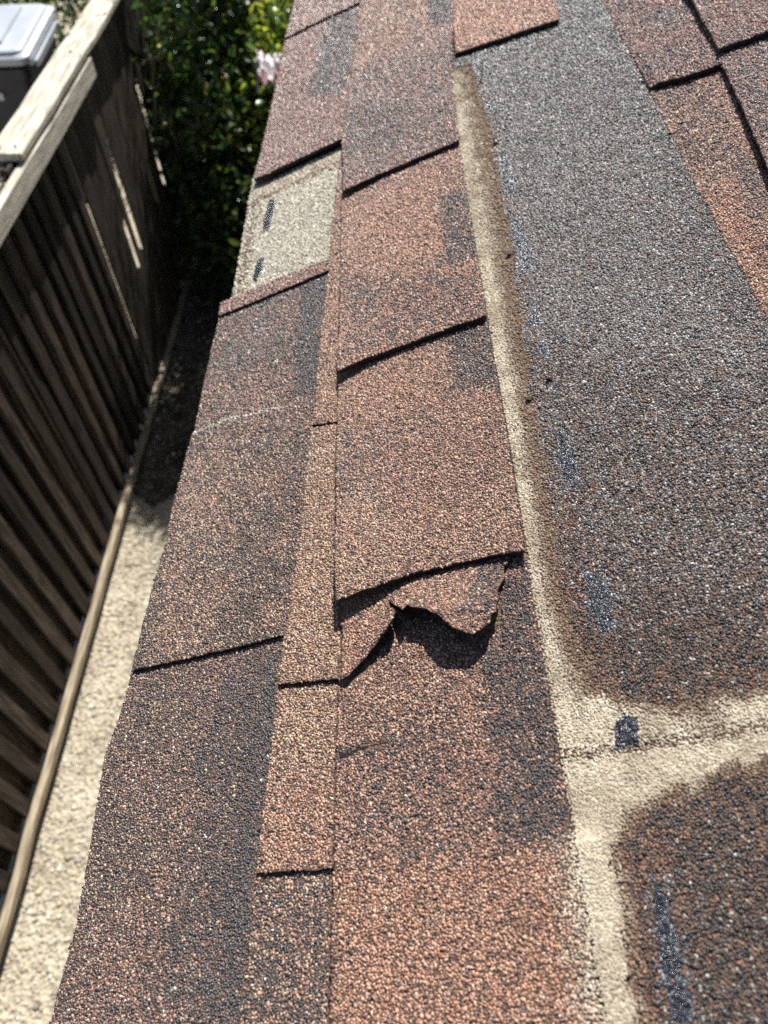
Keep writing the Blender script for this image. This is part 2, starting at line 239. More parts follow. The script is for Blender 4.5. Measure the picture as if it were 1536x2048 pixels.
def zfun(name, z0, z1, y0, y1, a, y):
    """height of a shingle's top above the roof deck, mm, at slope position a and eave position y (mm)"""
    t = np.clip((y - y0) / max(y1 - y0, 1e-6), 0, 1)
    z = z0 + (z1 - z0) * t
    if name == 'flap':
        t = np.clip((272 - y) / 46, 0, 1) ** 1.25
        tri = np.clip(1 - np.abs(a + 117) / np.where(a < -117, 66, 40), 0, 1)
        z = z + t * (2.0 + 17.0 * tri ** 1.1 + 9.0 * np.exp(-((a + 145) / 14) ** 2) + 3.5 * np.exp(-((a + 90) / 12) ** 2))
    elif name == 'c2B':
        z = z + 9.0 * np.exp(-((a + 201) / 52) ** 2 - ((y - 265) / 62) ** 2)
    elif name == 'c2C':
        z = z + 4.5 * np.exp(-((a + 209) / 34) ** 2 - ((y - 520) / 55) ** 2)
    elif name == 'c2D':
        z = z + 3.0 * np.exp(-((a + 213) / 40) ** 2 - ((y - 870) / 70) ** 2)
    elif name == 'c3R1':
        z = 8.3 + 6.5 * np.exp(-((y - 795) / 70) ** 2) * np.clip((a - 140) / 14, .25, 1)
    elif name == 'c1E':
        z = z + 2.5 * np.exp(-((y - 1046) / 60) ** 2)
    return z

cxv = Vector((math.cos(SLOPE), 0, math.sin(SLOPE))); nv = Vector((-math.sin(SLOPE), 0, math.cos(SLOPE)))
org = Vector((0, 0, CAM_H)) - nv * ROOF_H
RF = Matrix(((cxv.x, 0, nv.x, org.x), (cxv.y, 1, nv.y, org.y), (cxv.z, 0, nv.z, org.z), (0, 0, 0, 1)))   # roof frame: x up the slope, y along the eave, z out of the roof

house = empty('house', (0.0, 1.0, 0.0))
tag(house, 'house corner with weathered brown asphalt shingle roof, torn and missing shingles along the eave', 'house')
bm = bmesh.new(); box(bm, (.255 + .1, 1.1, 1.20), (.2, 6.4, 2.40)); link('wall', bm_mesh('wall', bm), house, [M['stucco']])
bm = bmesh.new(); box(bm, (1.75, 1.1, -.0165), (4.19, 6.6, .018)); link('roof_deck', bm_mesh('roof_deck', bm), house, [M['deck']], matrix=RF)
bm = bmesh.new(); box(bm, (-.3625, 1.1, -.0995), (.022, 6.6, .14), bev=.003); link('fascia_board', bm_mesh('fascia', bm), house, [M['fascia']], matrix=RF)
bm = bmesh.new(); box(bm, (-.366, 1.1, -.0055), (.017, 6.6, .002)); box(bm, (-.3755, 1.1, -.02), (.002, 6.6, .03)); link('drip_edge', bm_mesh('drip', bm), house, [M['asphalt']], matrix=RF)

def piece_mesh(name, poly, z, cut, thick=4.2, rough=.45, topmat=0):
    """a shingle: outline with a slightly ragged edge, bent to zfun, a real thickness, dark cut edges"""
    pts = []
    n_ = len(poly)
    for i in range(n_):
        p = np.array(poly[i]); q = np.array(poly[(i + 1) % n_]); L = np.hypot(*(q - p)); k = int(min(max(1, L // 4), 90))
        for j in range(k):
            t = j / k; s_ = p + (q - p) * t
            if L < 600: s_ = s_ + rng.normal(0, rough, 2) * (0.3 if j == 0 else 1)
            pts.append(s_)
    bm = bmesh.new()
    vs = [bm.verts.new((p[0], p[1], 0)) for p in pts]
    f = bm.faces.new(vs)
    if f.normal.z < 0 or f.calc_area() == 0: pass
    bm.normal_update()
    if f.normal.z < 0: bmesh.ops.reverse_faces(bm, faces=[f])
    xs = [p[0] for p in pts]; ys = [p[1] for p in pts]
    bmesh.ops.triangulate(bm, faces=bm.faces[:])
    if cut:
        for ax, lo, hi in ((0, max(min(xs), -420), min(max(xs), 330)), (1, max(min(ys), -100), min(max(ys), 1500))):
            c = lo + cut / 2
            while c < hi:
                co = (c, 0, 0) if ax == 0 else (0, c, 0); no = (1, 0, 0) if ax == 0 else (0, 1, 0)
                bmesh.ops.bisect_plane(bm, geom=bm.verts[:] + bm.edges[:] + bm.faces[:], dist=1e-4, plane_co=co, plane_no=no)
                c += cut
    bm.normal_update()
    top = bm.faces[:]
    ret = bmesh.ops.extrude_face_region(bm, geom=top)
    # the extruded copy becomes the top, originals the underside
    nvs = [e for e in ret['geom'] if isinstance(e, bmesh.types.BMVert)]
    nfs = set(e for e in ret['geom'] if isinstance(e, bmesh.types.BMFace))
    topv = set(nvs)
    for v in bm.verts:
        zz = float(zfun(name, *z, v.co.x, v.co.y))
        v.co.z = zz if v in topv else zz - thick
    for f_ in bm.faces: f_.material_index = 0 if f_ in nfs else 1
    bmesh.ops.recalc_face_normals(bm, faces=bm.faces[:])
    for v in bm.verts: v.co *= .001
    return bm_mesh(name, bm)

PIECES = ['starter', 'c1A', 'c1B', 'c1C', 'c1D', 'c1E', 'c1F', 'r1', 'r2', 'r3', 'r4', 'c3far', 'c3near', 'c3R2', 'c3T', 'c3R1', 'c4A', 'c4B', 'c2A', 'flap', 'c2B', 'c2C', 'c2D']
INFO = {'starter': ('starter_strip', 'pale granule starter strip bared where an eave shingle is missing', 0),
        'flap': ('torn_shingle', 'lifted shingle flap with a ragged torn lower edge', 6),
        'c2B': ('shingle', 'shingle with its lower corner curled up', 10), 'c2C': ('shingle', None, 14), 'c2D': ('shingle', None, 20), 'c1E': ('shingle', None, 30),
        'c3far': ('exposed_underlayer', 'dark grey underlayer shingle bared by missing shingles, with sealant dabs', 0),
        'c3near': ('exposed_underlayer', 'dark brown underlayer shingle with rust specks, nearest the camera', 0)}
PO = {}
for nme in PIECES:
    d = DATA[nme]; info = INFO.get(nme, ('shingle', None, 0))
    me = piece_mesh(nme, d['pts'], d['z'], info[2], rough=1.1 if nme == 'flap' else .45, thick=2.0 if nme == 'flap' else 4.2)
    o = link(info[0], me, house, [M['bed'], M['asphalt']], matrix=RF)
    if info[1]: o['label'] = info[1]
    PO[nme] = o
# plain shingle courses farther up the slope and along the eave, outside the picture
for i in range(9):
    a0 = 0.36 + i * .143
    if i < 1: continue
    bm = bmesh.new(); box(bm, (a0 + .17, 1.1, .016 + .001 * i), (.34, 6.4, .004)); 
    me = bm_mesh('course', bm); ob = link('shingle_course', me, house, [M['bed']], matrix=RF @ Matrix.Rotation(-.028, 4, 'Y') if False else RF)

# ---- dust drift that collected on the bared underlayer
dR = DATA['dustR']; dL = DATA['dustL2']
dust_edge = dR + dL
dust_poly = [(-64, 1092), (-24, 1092)] + dR[1:] + [(120, 153), (120, 118)] + dL + [(-47, -60), (-64, -60)]
def dust_amount(a, y):
    ed = [tuple(p) for p in dR] + [(120, 153.5)]
    ed2 = [(120, 118.3)] + [tuple(p) for p in dL] + [(-48, -60)]
    dd = np.minimum(polydist(a, y, ed), polydist(a, y, ed2))
    sd = np.where(inpoly(a, y, dust_poly), dd, -dd)
    return sd + (vnoise(a / 9 + 7, y / 9) - .5) * 5 + (vnoise(a / 3.1, y / 3.1 + 3) - .5) * 2.5
gx_, gy_ = np.meshgrid(np.arange(-72, 126, 2.5), np.arange(-62, 1096, 2.5), indexing='ij')
sdg = dust_amount(gx_, gy_)
near = sstep(100, 88, gy_) * sstep(-40, -62, gx_)
hz = 7.3 + np.clip(sdg / 12, 0, 1) * .35 + near * 4.3 - 1.6 * np.exp(-((gy_ - 133.3 - (vnoise(gx_ / 5 + 9, gx_ * 0) - .5) * 3) / 2.2) ** 2) + (vnoise(gx_ / 6, gy_ / 6) - .5) * .5 + sstep(-14, 14, -np.abs(gy_ - 134)) * (vnoise(gx_ / 4, gy_ / 3) - .55) * 1.6
ni, nj = gx_.shape
idx = np.arange(ni * nj).reshape(ni, nj)
q = np.stack([idx[:-1, :-1], idx[1:, :-1], idx[1:, 1:], idx[:-1, 1:]], -1).reshape(-1, 4)
ttg = np.where(gy_ > 165, sdg / np.maximum(sdg + np.clip(gx_ + 64, 0, 99), 1), 1)
indab = np.zeros(gx_.shape, bool)
for p in DATA['dabs']: indab |= inpoly(gx_, gy_, p)
keep = (sdg.ravel()[q] > 3.5).all(1) & (ttg.ravel()[q] > .5).all(1) & ~indab.ravel()[q].any(1) & (gx_.ravel()[q] < 121).all(1)
q = q[keep]; used = np.unique(q); remap = np.full(ni * nj, -1); remap[used] = np.arange(len(used))
Vd = np.stack([gx_.ravel(), gy_.ravel(), hz.ravel()], -1)[used] * .001
o = link('dust_drift', mesh_np('dust_drift', Vd, remap[q]), house, [M['dust']], smooth=True, matrix=RF)
o['label'] = 'cream dust caked along the bared shingle edges'; o['kind'] = 'stuff'

# ---- sealant dabs
def dab(poly, zb, name, seed):
    r_ = np.random.default_rng(seed)
    pts = []
    n_ = len(poly)
    for i in range(n_):
        p = np.array(poly[i]); q_ = np.array(poly[(i + 1) % n_]); L = np.hypot(*(q_ - p)); k = int(max(2, L // 2.2))
        for j in range(k): pts.append(p + (q_ - p) * j / k + r_.normal(0, .8, 2))
    bm = bmesh.new(); f = bm.faces.new([bm.verts.new((p[0], p[1], 0)) for p in pts]); bm.normal_update()
    if f.normal.z < 0: bmesh.ops.reverse_faces(bm, faces=[f])
    bmesh.ops.triangulate(bm, faces=bm.faces[:])
    xs = [p[0] for p in pts]; ys = [p[1] for p in pts]
    for ax, lo, hi in ((0, min(xs), max(xs)), (1, min(ys), max(ys))):
        step = max(1.3, (hi - lo) / 36); c = lo + step
        while c < hi:
            bmesh.ops.bisect_plane(bm, geom=bm.verts[:] + bm.edges[:] + bm.faces[:], dist=1e-4, plane_co=(c, 0, 0) if ax == 0 else (0, c, 0), plane_no=(1, 0, 0) if ax == 0 else (0, 1, 0)); c += step
    ax_ = np.array([v.co.x for v in bm.verts]); ay_ = np.array([v.co.y for v in bm.verts])
    ed = polydist(ax_, ay_, [tuple(p) for p in pts], True)
    zz = zb + np.clip(ed / 2.0, 0, 1) * 1.0 + np.clip(ed / 1.5, 0, 1) * r_.uniform(-.55, .75, len(ed))
    for v, z_ in zip(bm.verts[:], zz): v.co.z = z_; v.co *= .001
    o = link(name, bm_mesh(name, bm), house, [M['seal']], matrix=RF)
    return o
for i, p in enumerate(DATA['dabs']): dab(p, 6.9 if i != 8 else 7.6, 'sealant_dab', 40 + i)
for i, p in enumerate(DATA['dabs2']): dab(p, 1.2, 'sealant_dab', 60 + i)

# ---- a short open crack in the shingle below the tear: bare black asphalt with broken lips
cp = DATA['crack']; bm = bmesh.new(); A_ = []; B_ = []
fine = []
for p, q_ in zip(cp, cp[1:]):
    for j in range(4): fine.append((p[0] + (q_[0] - p[0]) * j / 4, p[1] + (q_[1] - p[1]) * j / 4))
fine.append(tuple(cp[-1]))
for j, p in enumerate(fine):
    w_ = max(.12, 1.25 * (1 - j / len(fine)) + rng.normal(0, .25)); zz = float(zfun('c2A', *DATA['c2A']['z'], p[0], p[1])) * .001 + .00045
    A_.append(bm.verts.new((p[0] * .001, (p[1] - w_) * .001, zz - .0001))); B_.append(bm.verts.new((p[0] * .001, (p[1] + w_) * .001, zz + .0004)))
for j in range(len(fine) - 1): bm.faces.new((A_[j], A_[j + 1], B_[j + 1], B_[j]))
link('crack', bm_mesh('crack', bm), PO['c2A'], [M['asphalt']], matrix=RF)

# ---- mineral granules: every grain is a small crushed-stone solid, coloured by the shingle's blend
PAL = {
 'terra': [((.35, .205, .15), 5), ((.25, .14, .105), 4.5), ((.44, .295, .22), 3.2), ((.12, .08, .068), 2.8), ((.045, .042, .044), 3), ((.50, .38, .29), 1.3)],
 'red':   [((.40, .225, .15), 6), ((.47, .29, .20), 4.5), ((.29, .15, .10), 3.2), ((.12, .07, .055), 1.6), ((.06, .05, .05), .9), ((.52, .38, .29), 1.6)],
 'orange':[((.37, .215, .145), 5), ((.30, .165, .115), 4.5), ((.44, .29, .20), 3), ((.15, .09, .068), 2.6), ((.055, .05, .05), 1.8)],
 'tan':   [((.43, .295, .205), 5), ((.50, .375, .265), 3.6), ((.35, .215, .15), 4), ((.15, .10, .075), 2.6), ((.06, .055, .052), 2)],
 'brown': [((.065, .05, .047), 5.5), ((.125, .09, .078), 4), ((.036, .032, .034), 6), ((.46, .345, .225), 2.6), ((.03, .031, .036), 4), ((.25, .165, .12), 1.8)],
 'plum':  [((.235, .135, .11), 5), ((.31, .18, .14), 4), ((.14, .085, .075), 4), ((.39, .265, .21), 2.3), ((.055, .052, .055), 2.6)],
 'char':  [((.030, .032, .038), 6), ((.055, .058, .066), 5), ((.09, .09, .095), 2), ((.12, .075, .06), 1.2), ((.28, .2, .14), .5)],
 'grey':  [((.085, .085, .09), 5), ((.14, .13, .13), 4), ((.05, .05, .055), 4), ((.22, .2, .19), 2), ((.22, .13, .10), 1.5)],
 'greyc3':[((.165, .16, .16), 5), ((.25, .245, .24), 4), ((.07, .068, .07), 3.4), ((.42, .41, .40), 1.9), ((.22, .175, .15), 1.4)],  # grey underlayer grains, lightened to carry the sheen in their colour
 'sealant': [((.03, .034, .042), 5), ((.07, .08, .10), 4), ((.16, .185, .22), 2.5), ((.36, .40, .45), 1.2)],
 'seal_glint': [((.15, .163, .178), 5), ((.28, .30, .32), 4), ((.06, .066, .074), 3), ((.50, .525, .55), 2.6)],  # sky reflection on the black sealant, put into pale blue grain colours
 'dark':  [((.034, .030, .029), 6), ((.07, .055, .05), 4), ((.016, .016, .018), 5), ((.22, .11, .065), 1.5), ((.30, .28, .25), .9), ((.06, .063, .07), 2)],
 'rust':  [((.12, .055, .035), 5), ((.22, .10, .055), 3), ((.05, .035, .03), 4), ((.33, .17, .09), 1.2), ((.2, .18, .16), .6)],
 'pale':  [((.56, .53, .44), 6), ((.66, .63, .55), 4), ((.42, .39, .32), 3), ((.24, .23, .2), 1.4), ((.5, .45, .34), 2)],
 'dust':  [((.55, .49, .39), 6), ((.64, .575, .47), 3.5), ((.43, .365, .27), 3.5), ((.27, .22, .16), 1.2), ((.08, .065, .05), .3)],
 'stain': [((.25, .175, .115), 5), ((.16, .105, .07), 4), ((.38, .29, .195), 3), ((.07, .052, .042), 3)],
 'greydust': [((.36, .30, .23), 5), ((.28, .235, .18), 4), ((.45, .385, .29), 3), ((.18, .15, .12), 1.2)],
}
WARM = {'terra': (1.03, .965, .945), 'red': (1.05, .98, .94), 'orange': (1.0, .96, .94), 'plum': (1.04, .97, .965), 'tan': (1.0, .985, .98)}
for k_, w_ in WARM.items(): PAL[k_] = [(tuple(np.array(c_) * w_) if c_[0] > 1.25 * c_[2] else c_, q_) for c_, q_ in PAL[k_]]
PN = list(PAL)
PI = {k: i for i, k in enumerate(PN)}
BASE = {'starter': 'pale', 'c1A': 'brown', 'c1B': 'brown', 'c1C': 'brown', 'c1D': 'plum', 'c1E': 'plum', 'c1F': 'plum', 'r1': 'terra', 'r2': 'tan', 'r3': 'tan', 'r4': 'orange',
        'c2A': 'terra', 'flap': 'terra', 'c2B': 'terra', 'c2C': 'terra', 'c2D': 'plum', 'c3far': 'dark', 'c3near': 'dark', 'c3T': 'red', 'c3R1': 'plum', 'c3R2': 'terra', 'c4A': 'plum', 'c4B': 'plum'}
ALT = {'c1A': ('plum', .25), 'c1B': ('terra', .2), 'c1C': ('plum', .4), 'c1D': ('terra', .4), 'c2B': ('tan', .2), 'c2C': ('red', .3), 'r1': ('tan', .4), 'r2': ('terra', .5), 'r3': ('orange', .4), 'r4': ('terra', .4), 'c2D': ('terra', .2), 'c3R1': ('grey', .3), 'c4A': ('grey', .3), 'c4B': ('grey', .3)}

# points: jittered rows, spacing grows gently with distance (grains are 1.8 mm near, a little coarser far off)
pa, py, ps = [], [], []
y0 = -40.0
while y0 < 2000:
    d0 = math.sqrt(y0 * y0 + 397.0 ** 2)
    s = max(1.5, 1.75 * d0 / 1000.0 + .80)
    rows = max(1, int(30 / (s * .87)))
    for r in range(rows):
        yy = y0 + r * s * .87
        xx = np.arange(-400, 420, s) + (s / 2 if r % 2 else 0)
        pa.append(xx + rng.uniform(-.42, .42, xx.size) * s); py.append(yy + rng.uniform(-.42, .42, xx.size) * s); ps.append(np.full(xx.size, s))
    y0 += rows * s * .87
pa = np.concatenate(pa); py = np.concatenate(py); ps = np.concatenate(ps)
# keep what lies in a generous margin round the view
Wm = np.array(CAM_R)
Pw = pa[:, None] * .001 * np.array(cxv) + py[:, None] * .001 * np.array([0, 1, 0]) - ROOF_H * np.array(nv)
Pc = Pw @ Wm
uu = 768 + 1400 * Pc[:, 0] / -Pc[:, 2]; vv = 1024 - 1400 * Pc[:, 1] / -Pc[:, 2]
k = (uu > -100) & (uu < 1690) & (vv > -110) & (vv < 2190) & (Pc[:, 2] < 0)
pa, py, ps = pa[k], py[k], ps[k]
order = ['c4B', 'c4A', 'c3T', 'c3R1', 'c2D', 'c2C', 'c2B', 'flap', 'c2A', 'r4', 'r3', 'r2', 'r1', 'c1F', 'c1E', 'c1D', 'c1B', 'c1C', 'c1A', 'starter', 'c3R2', 'c3near', 'c3far']
owner = np.full(pa.size, -1)
for i, nme in enumerate(order):
    free = owner < 0
    sel = np.where(free)[0]
    ins = inpoly(pa[sel], py[sel], DATA[nme]['pts'])
    owner[sel[ins]] = i
T = 0
def z_of(k_, a_, y_): return zfun(order[k_], *DATA[order[k_]]['z'], a_, y_)
seam = np.zeros(pa.size, bool)
for k_, nme in enumerate(order):             # bare, shadowed contact line where a shingle overlaps the one below
    if nme[:2] not in ('c2', 'fl', 'r1', 'r2', 'r3', 'r4'): continue
    P_ = np.array(DATA[nme]['pts'])
    cand = np.where((owner > k_) & (pa > P_[:, 0].min() - 9) & (pa < P_[:, 0].min() + 25) & (py > P_[:, 1].min() - 5) & (py < P_[:, 1].max() + 5))[0]
    if not cand.size: continue
    dd = polydist(pa[cand], py[cand], [tuple(q_) for q_ in DATA[nme]['pts']], True)
    zu = z_of(k_, pa[cand], py[cand]); zl = np.zeros(cand.size)
    for j_ in np.unique(owner[cand]): s_ = owner[cand] == j_; zl[s_] = z_of(j_, pa[cand][s_], py[cand][s_])
    lim = np.clip(zu - zl, 0, 9) * np.abs(pa[cand]) / 397 + (1.9 if nme[0] != 'r' else .6) + (vnoise(pa[cand] / 3, py[cand] / 9) - .5) * 1.0
    seam[cand[dd < lim]] = True
for i, nme in enumerate(order):
    ii = np.where((owner == i) & ~seam)[0]
    if not ii.size: continue
    a, y, s = pa[ii], py[ii], ps[ii]
    n_ = a.size
    palsel = np.full(n_, PI[BASE[nme]])
    if nme in ALT:
        blend = vnoise(a / 26 + i * 5, y / 34 + i * 3) * .6 + vnoise(a / 70 + 9 * i, y / 60) * .6 - .1
        palsel[rng.random(n_) < np.clip(blend + ALT[nme][1] - .5, 0, 1)] = PI[ALT[nme][0]]
    for (pn, poly, pal_, st, soft) in DATA['patches']:
        if pn != nme: continue
        ins = inpoly(a, y, poly); dd = polydist(a, y, [tuple(p) for p in poly], True)
        sd = np.where(ins, dd, -dd) + (vnoise(a / 7 + 3, y / 7) - .5) * soft * .7
        w = sstep(-soft * .5, soft * .5, sd) * st
        palsel[rng.random(n_) < w] = PI[pal_]
    keep = np.ones(n_, bool); hscale = np.ones(n_); dustm = np.zeros(n_); wS = np.zeros(n_); wD = np.zeros(n_); wG = np.zeros(n_)
    if nme in ('c3far', 'c3near', 'c2A'):
        sd = dust_amount(a, y)
        strip = y > 165
        if nme == 'c2A':
            e = sstep(-82, -62, a + (vnoise(a / 5, y / 6) - .5) * 10) * sstep(98, 88, y)
            wD = e * .85
        else:
            rust_ = sstep(-16, -3, sd + (vnoise(a / 9, y / 20) - .5) * 12) * np.where(y > 140, .28, .2)
            palsel[rng.random(n_) < rust_] = PI['rust']
            stain = np.where(strip, sstep(-4, 5, sd + (vnoise(a / 5, y / 14) - .5) * 9), sstep(-3.5, 2, sd + (vnoise(a / 5, y / 5) - .5) * 5) * .85)
            wS = stain
            tt = np.where(strip, sd / np.maximum(sd + np.clip(a + 64, 0, 99), 1), 0)
            wD = np.where(strip, sstep(.10, .80, tt + (vnoise(a / 6, y / 18 + 4) - .5) * .28) * (sd > 0), sstep(-.5, 9, sd + (vnoise(a / 6 + 1, y / 6) - .5) * 6))
            wD = wD * sstep(1100, 1075, y + (vnoise(a / 5, y / 5) - .5) * 12); wS = wS * sstep(1110, 1085, y)
            gd = np.clip(vnoise(a / 14 + 2, y / 18 + 5) * 2.2 - .62, 0, .95)
            gd = np.maximum(gd, .85 * np.exp(-((a + 48) / 9) ** 2 - ((y - 196) / 34) ** 2)); gd = np.maximum(gd, .8 * np.exp(-((a + 53) / 6) ** 2 - ((y - 25) / 40) ** 2))
            gd = np.maximum(gd, .6 * np.exp(-((y - 131.5 - (vnoise(a / 8, y * 0) - .5) * 5) / 2.6) ** 2) * (.5 + .5 * sstep(-20, 5, a)))
            wG = gd
            jl = np.exp(-((y - 133 - (vnoise(a / 5 + 9, y * 0) - .5) * 3) / 1.2) ** 2)
            wD = np.where((rng.random(n_) < jl * .8) & (a > -62), .15, wD)
            dustm = wD
            hscale = 1 - .55 * dustm
        for di, p in enumerate(DATA['dabs']):
            ind = inpoly(a, y, p) & (vnoise(a / 4 + 11, y / 5) > (.27 if di != 8 else -1)); wS = np.where(ind, 0, wS); wD = np.where(ind, 0, wD); palsel[ind] = PI['sealant']; palsel[ind & (y > 420) & (rng.random(n_) < .8)] = PI['seal_glint']; hscale = np.where(ind, .8, hscale); dustm = np.where(ind, 0, dustm)
            dd = polydist(a, y, [tuple(q_) for q_ in p], True)
            palsel[(dd < 4) & ~ind & (rng.random(n_) < .22)] = PI['sealant']
    if nme == 'starter':
        sdl = np.minimum((a + 382) , (1062 - y) * .9) + (vnoise(a / 9, y / 12) - .5) * 10
        palsel[rng.random(n_) < sstep(38, 14, sdl) * .55] = PI['stain']
        palsel[rng.random(n_) < sstep(95, 70, 1062 - y + (vnoise(a / 12, y / 9) - .5) * 18) * .75] = PI['stain']; palsel[rng.random(n_) < sstep(76, 60, 1062 - y) * .97] = PI['dust']
        palsel[rng.random(n_) < sstep(18, 8, a + 381) * .7] = PI['pale']
        for p in DATA['dabs2']: keep &= ~(inpoly(a, y, p) & (rng.random(n_) < .9))
    if nme in ('c1B', 'c1C'):      # worn pale butt joint between two eave shingles
        dj = polydist(a, y, [(-379, 516.6), (-335.8, 518.7), (-294, 512.1), (-254, 504.3)]); palsel[(dj < 2.0) & (rng.random(n_) < .75 * sstep(-250, -300, a))] = PI['pale']
    if nme == 'flap':
        dt_ = polydist(a, y, [tuple(q_) for q_ in DATA['flap']['pts'][:26]]) - .9 * (a > -92) + (vnoise(a / 2.5, y / 2.5) - .5) * 1.6
        keep &= ~((dt_ < .8) & (rng.random(n_) < .9))
        dk = polydist(a, y, [(-156.7, 245), (-158, 252), (-152, 259), (-153, 266)]); keep &= ~(dk < .9); dk = polydist(a, y, [(-147, 247), (-146, 254), (-149, 258)]); keep &= ~(dk < .8)
    if nme == 'c2A':
        dc = polydist(a, y, [tuple(q_) for q_ in DATA['crack']])
        keep &= ~((dc < 1.9) & (a < -166)); palsel[(dc < 3.5) & (rng.random(n_) < .55)] = PI['char']
    if nme in ('c2B', 'c2C', 'r3', 'c2A'):     # pale worn grains along the eave-side edge
        e = polydist(a, y, [tuple(q_) for q_ in DATA[nme]['pts']], True) < 2.2
        palsel[e & (a < -190) & (rng.random(n_) < .5 * vnoise(a / 5, y / 30 + 8) ** 2)] = PI['tan']
    lost = vnoise(a / 11 + 40 + i, y / 11) > .93                   # spots where grains have worn off
    keep &= ~(lost & (rng.random(n_) < .55)) & (rng.random(n_) < .965)
    a, y, s, palsel, hscale, dustm, wS, wD, wG = a[keep], y[keep], s[keep], palsel[keep], hscale[keep], dustm[keep], wS[keep], wD[keep], wG[keep]; n_ = a.size
    c = np.zeros((n_, 3))
    for pi in np.unique(palsel):
        w = np.array([q_[1] for q_ in PAL[PN[pi]]]); cs = np.array([q_[0] for q_ in PAL[PN[pi]]])
        sl = np.where(palsel == pi)[0]; c[sl] = cs[rng.choice(len(w), sl.size, p=w / w.sum())]
        c[sl] = c[sl] * .88 + .12 * (cs * w[:, None]).sum(0) / w.sum()
    def pcol(nm_):
        w = np.array([q_[1] for q_ in PAL[nm_]]); cs = np.array([q_[0] for q_ in PAL[nm_]]); return cs[rng.choice(len(w), n_, p=w / w.sum())] * .6 + .4 * (cs * w[:, None]).sum(0) / w.sum()
    wS = np.clip(wS * 1.1 + rng.normal(0, .16, n_) * (wS > .02), 0, 1)[:, None]; wD = np.clip(wD * 1.15 + rng.normal(0, .14, n_) * (wD > .02), 0, 1)[:, None]; wG = np.clip(wG, 0, 1)[:, None]
    c = c * (1 - wS) + pcol('stain') * wS
    c = c * (1 - wD) + (pcol('dust') * (1 - wG) + pcol('greydust') * wG) * wD
    c *= np.clip(rng.normal(1, .11, (n_, 1)), .5, 1.5)
    c[rng.random(n_) < .003] = (.6, .58, .54)
    # grain solids: 4-sided crushed frustums, random yaw, stretch, tilt and tops
    size = s * np.clip(rng.lognormal(0, .2, n_), .62, 1.6)
    ang = rng.uniform(0, 6.283, n_)[:, None] + np.arange(4) * (math.pi / 2) + rng.uniform(-.38, .38, (n_, 4))
    st = rng.uniform(1.0, 1.5, (n_, 1)); yaw = rng.uniform(0, 6.283, (n_, 1))
    def ring(rad):
        x_ = np.cos(ang) * rad * st; y_ = np.sin(ang) * rad / st
        return x_ * np.cos(yaw) - y_ * np.sin(yaw), x_ * np.sin(yaw) + y_ * np.cos(yaw)
    rb = size[:, None] * rng.uniform(.52, .72, (n_, 4)); rt = rb * rng.uniform(.42, .8, (n_, 4))
    bx_, by_ = ring(rb); tx_, ty_ = ring(rt)
    z0 = zfun(nme, *DATA[nme]['z'], a, y)
    if nme in ('c3far', 'c3near'):
        z0 = z0 + dustm * .45 + np.where(dustm > .3, sstep(100, 88, y) * sstep(-40, -62, a) * 4.3, 0)
    hgt = (size * hscale)[:, None] * (rng.uniform(.24, .50, (n_, 1)) + rng.uniform(-.14, .14, (n_, 4)))
    V = np.zeros((n_, 8, 3))
    V[:, :4, 0] = bx_ + a[:, None]; V[:, :4, 1] = by_ + y[:, None]; V[:, :4, 2] = z0[:, None] - .25
    V[:, 4:, 0] = tx_ + a[:, None]; V[:, 4:, 1] = ty_ + y[:, None]; V[:, 4:, 2] = z0[:, None] + hgt
    FT = np.array([(0, 1, 5), (0, 5, 4), (1, 2, 6), (1, 6, 5), (2, 3, 7), (2, 7, 6), (3, 0, 4), (3, 4, 7), (4, 5, 6), (4, 6, 7)])
    F = (FT[None] + (np.arange(n_) * 8)[:, None, None]).reshape(-1, 3)
    me = mesh_np('granules', V.reshape(-1, 3) * .001, F, np.repeat(c, 8, 0))
    me.materials.append(M['granule']); me.materials.append(M['dustgrain'])
    mi = np.repeat((np.isin(palsel, [PI['dust'], PI['stain'], PI['pale']]) | (wS[:, 0] > .5) | (wD[:, 0] > .5)).astype(np.int32), 10)
    me.polygons.foreach_set('material_index', mi)
    o = link('granules', me, PO[nme], [], matrix=RF); o['kind'] = 'stuff'
    T += n_
print('granules', T)

# ------------------------------------------------------------------ fence
M['old_wood'] = noise_mat('dark_weathered_picket', (0.012, 0.009, 0.007), (0.095, 0.07, 0.052), 9, 0.75, 0.35, 60, stretch=(6, 6, .5))
for k_, f_ in enumerate((.5, .8, 1.15)):
    M['old_wood' + str(k_)] = noise_mat('weathered_picket_' + 'abc'[k_], (0.014 * f_, 0.010 * f_, 0.008 * f_), (0.10 * f_, 0.076 * f_, 0.058 * f_), 8 + 2 * k_, 0.75, 0.45, 60, stretch=(6, 6, .5))
M['pale_wood'] = noise_mat('sun_bleached_rail', (0.30, 0.265, 0.20), (0.66, 0.62, 0.52), 12, 0.75, 0.35, 90, stretch=(6, .5, 6), mid=(.3, .6))
M['rail_wood'] = noise_mat('weathered_lower_rail', (0.17, 0.13, 0.085), (0.46, 0.39, 0.28), 14, 0.8, 0.35, 80, stretch=(6, .5, 6))
M['knot'] = noise_mat('nail_rust', (0.03, 0.02, 0.015), (0.08, 0.05, 0.03), 50, 0.7)
FX = -1.5
fence = empty('wooden_fence', (FX, 2.0, 0))
tag(fence, 'dark weathered board fence with bleached cap and rails beside the house', 'fence')

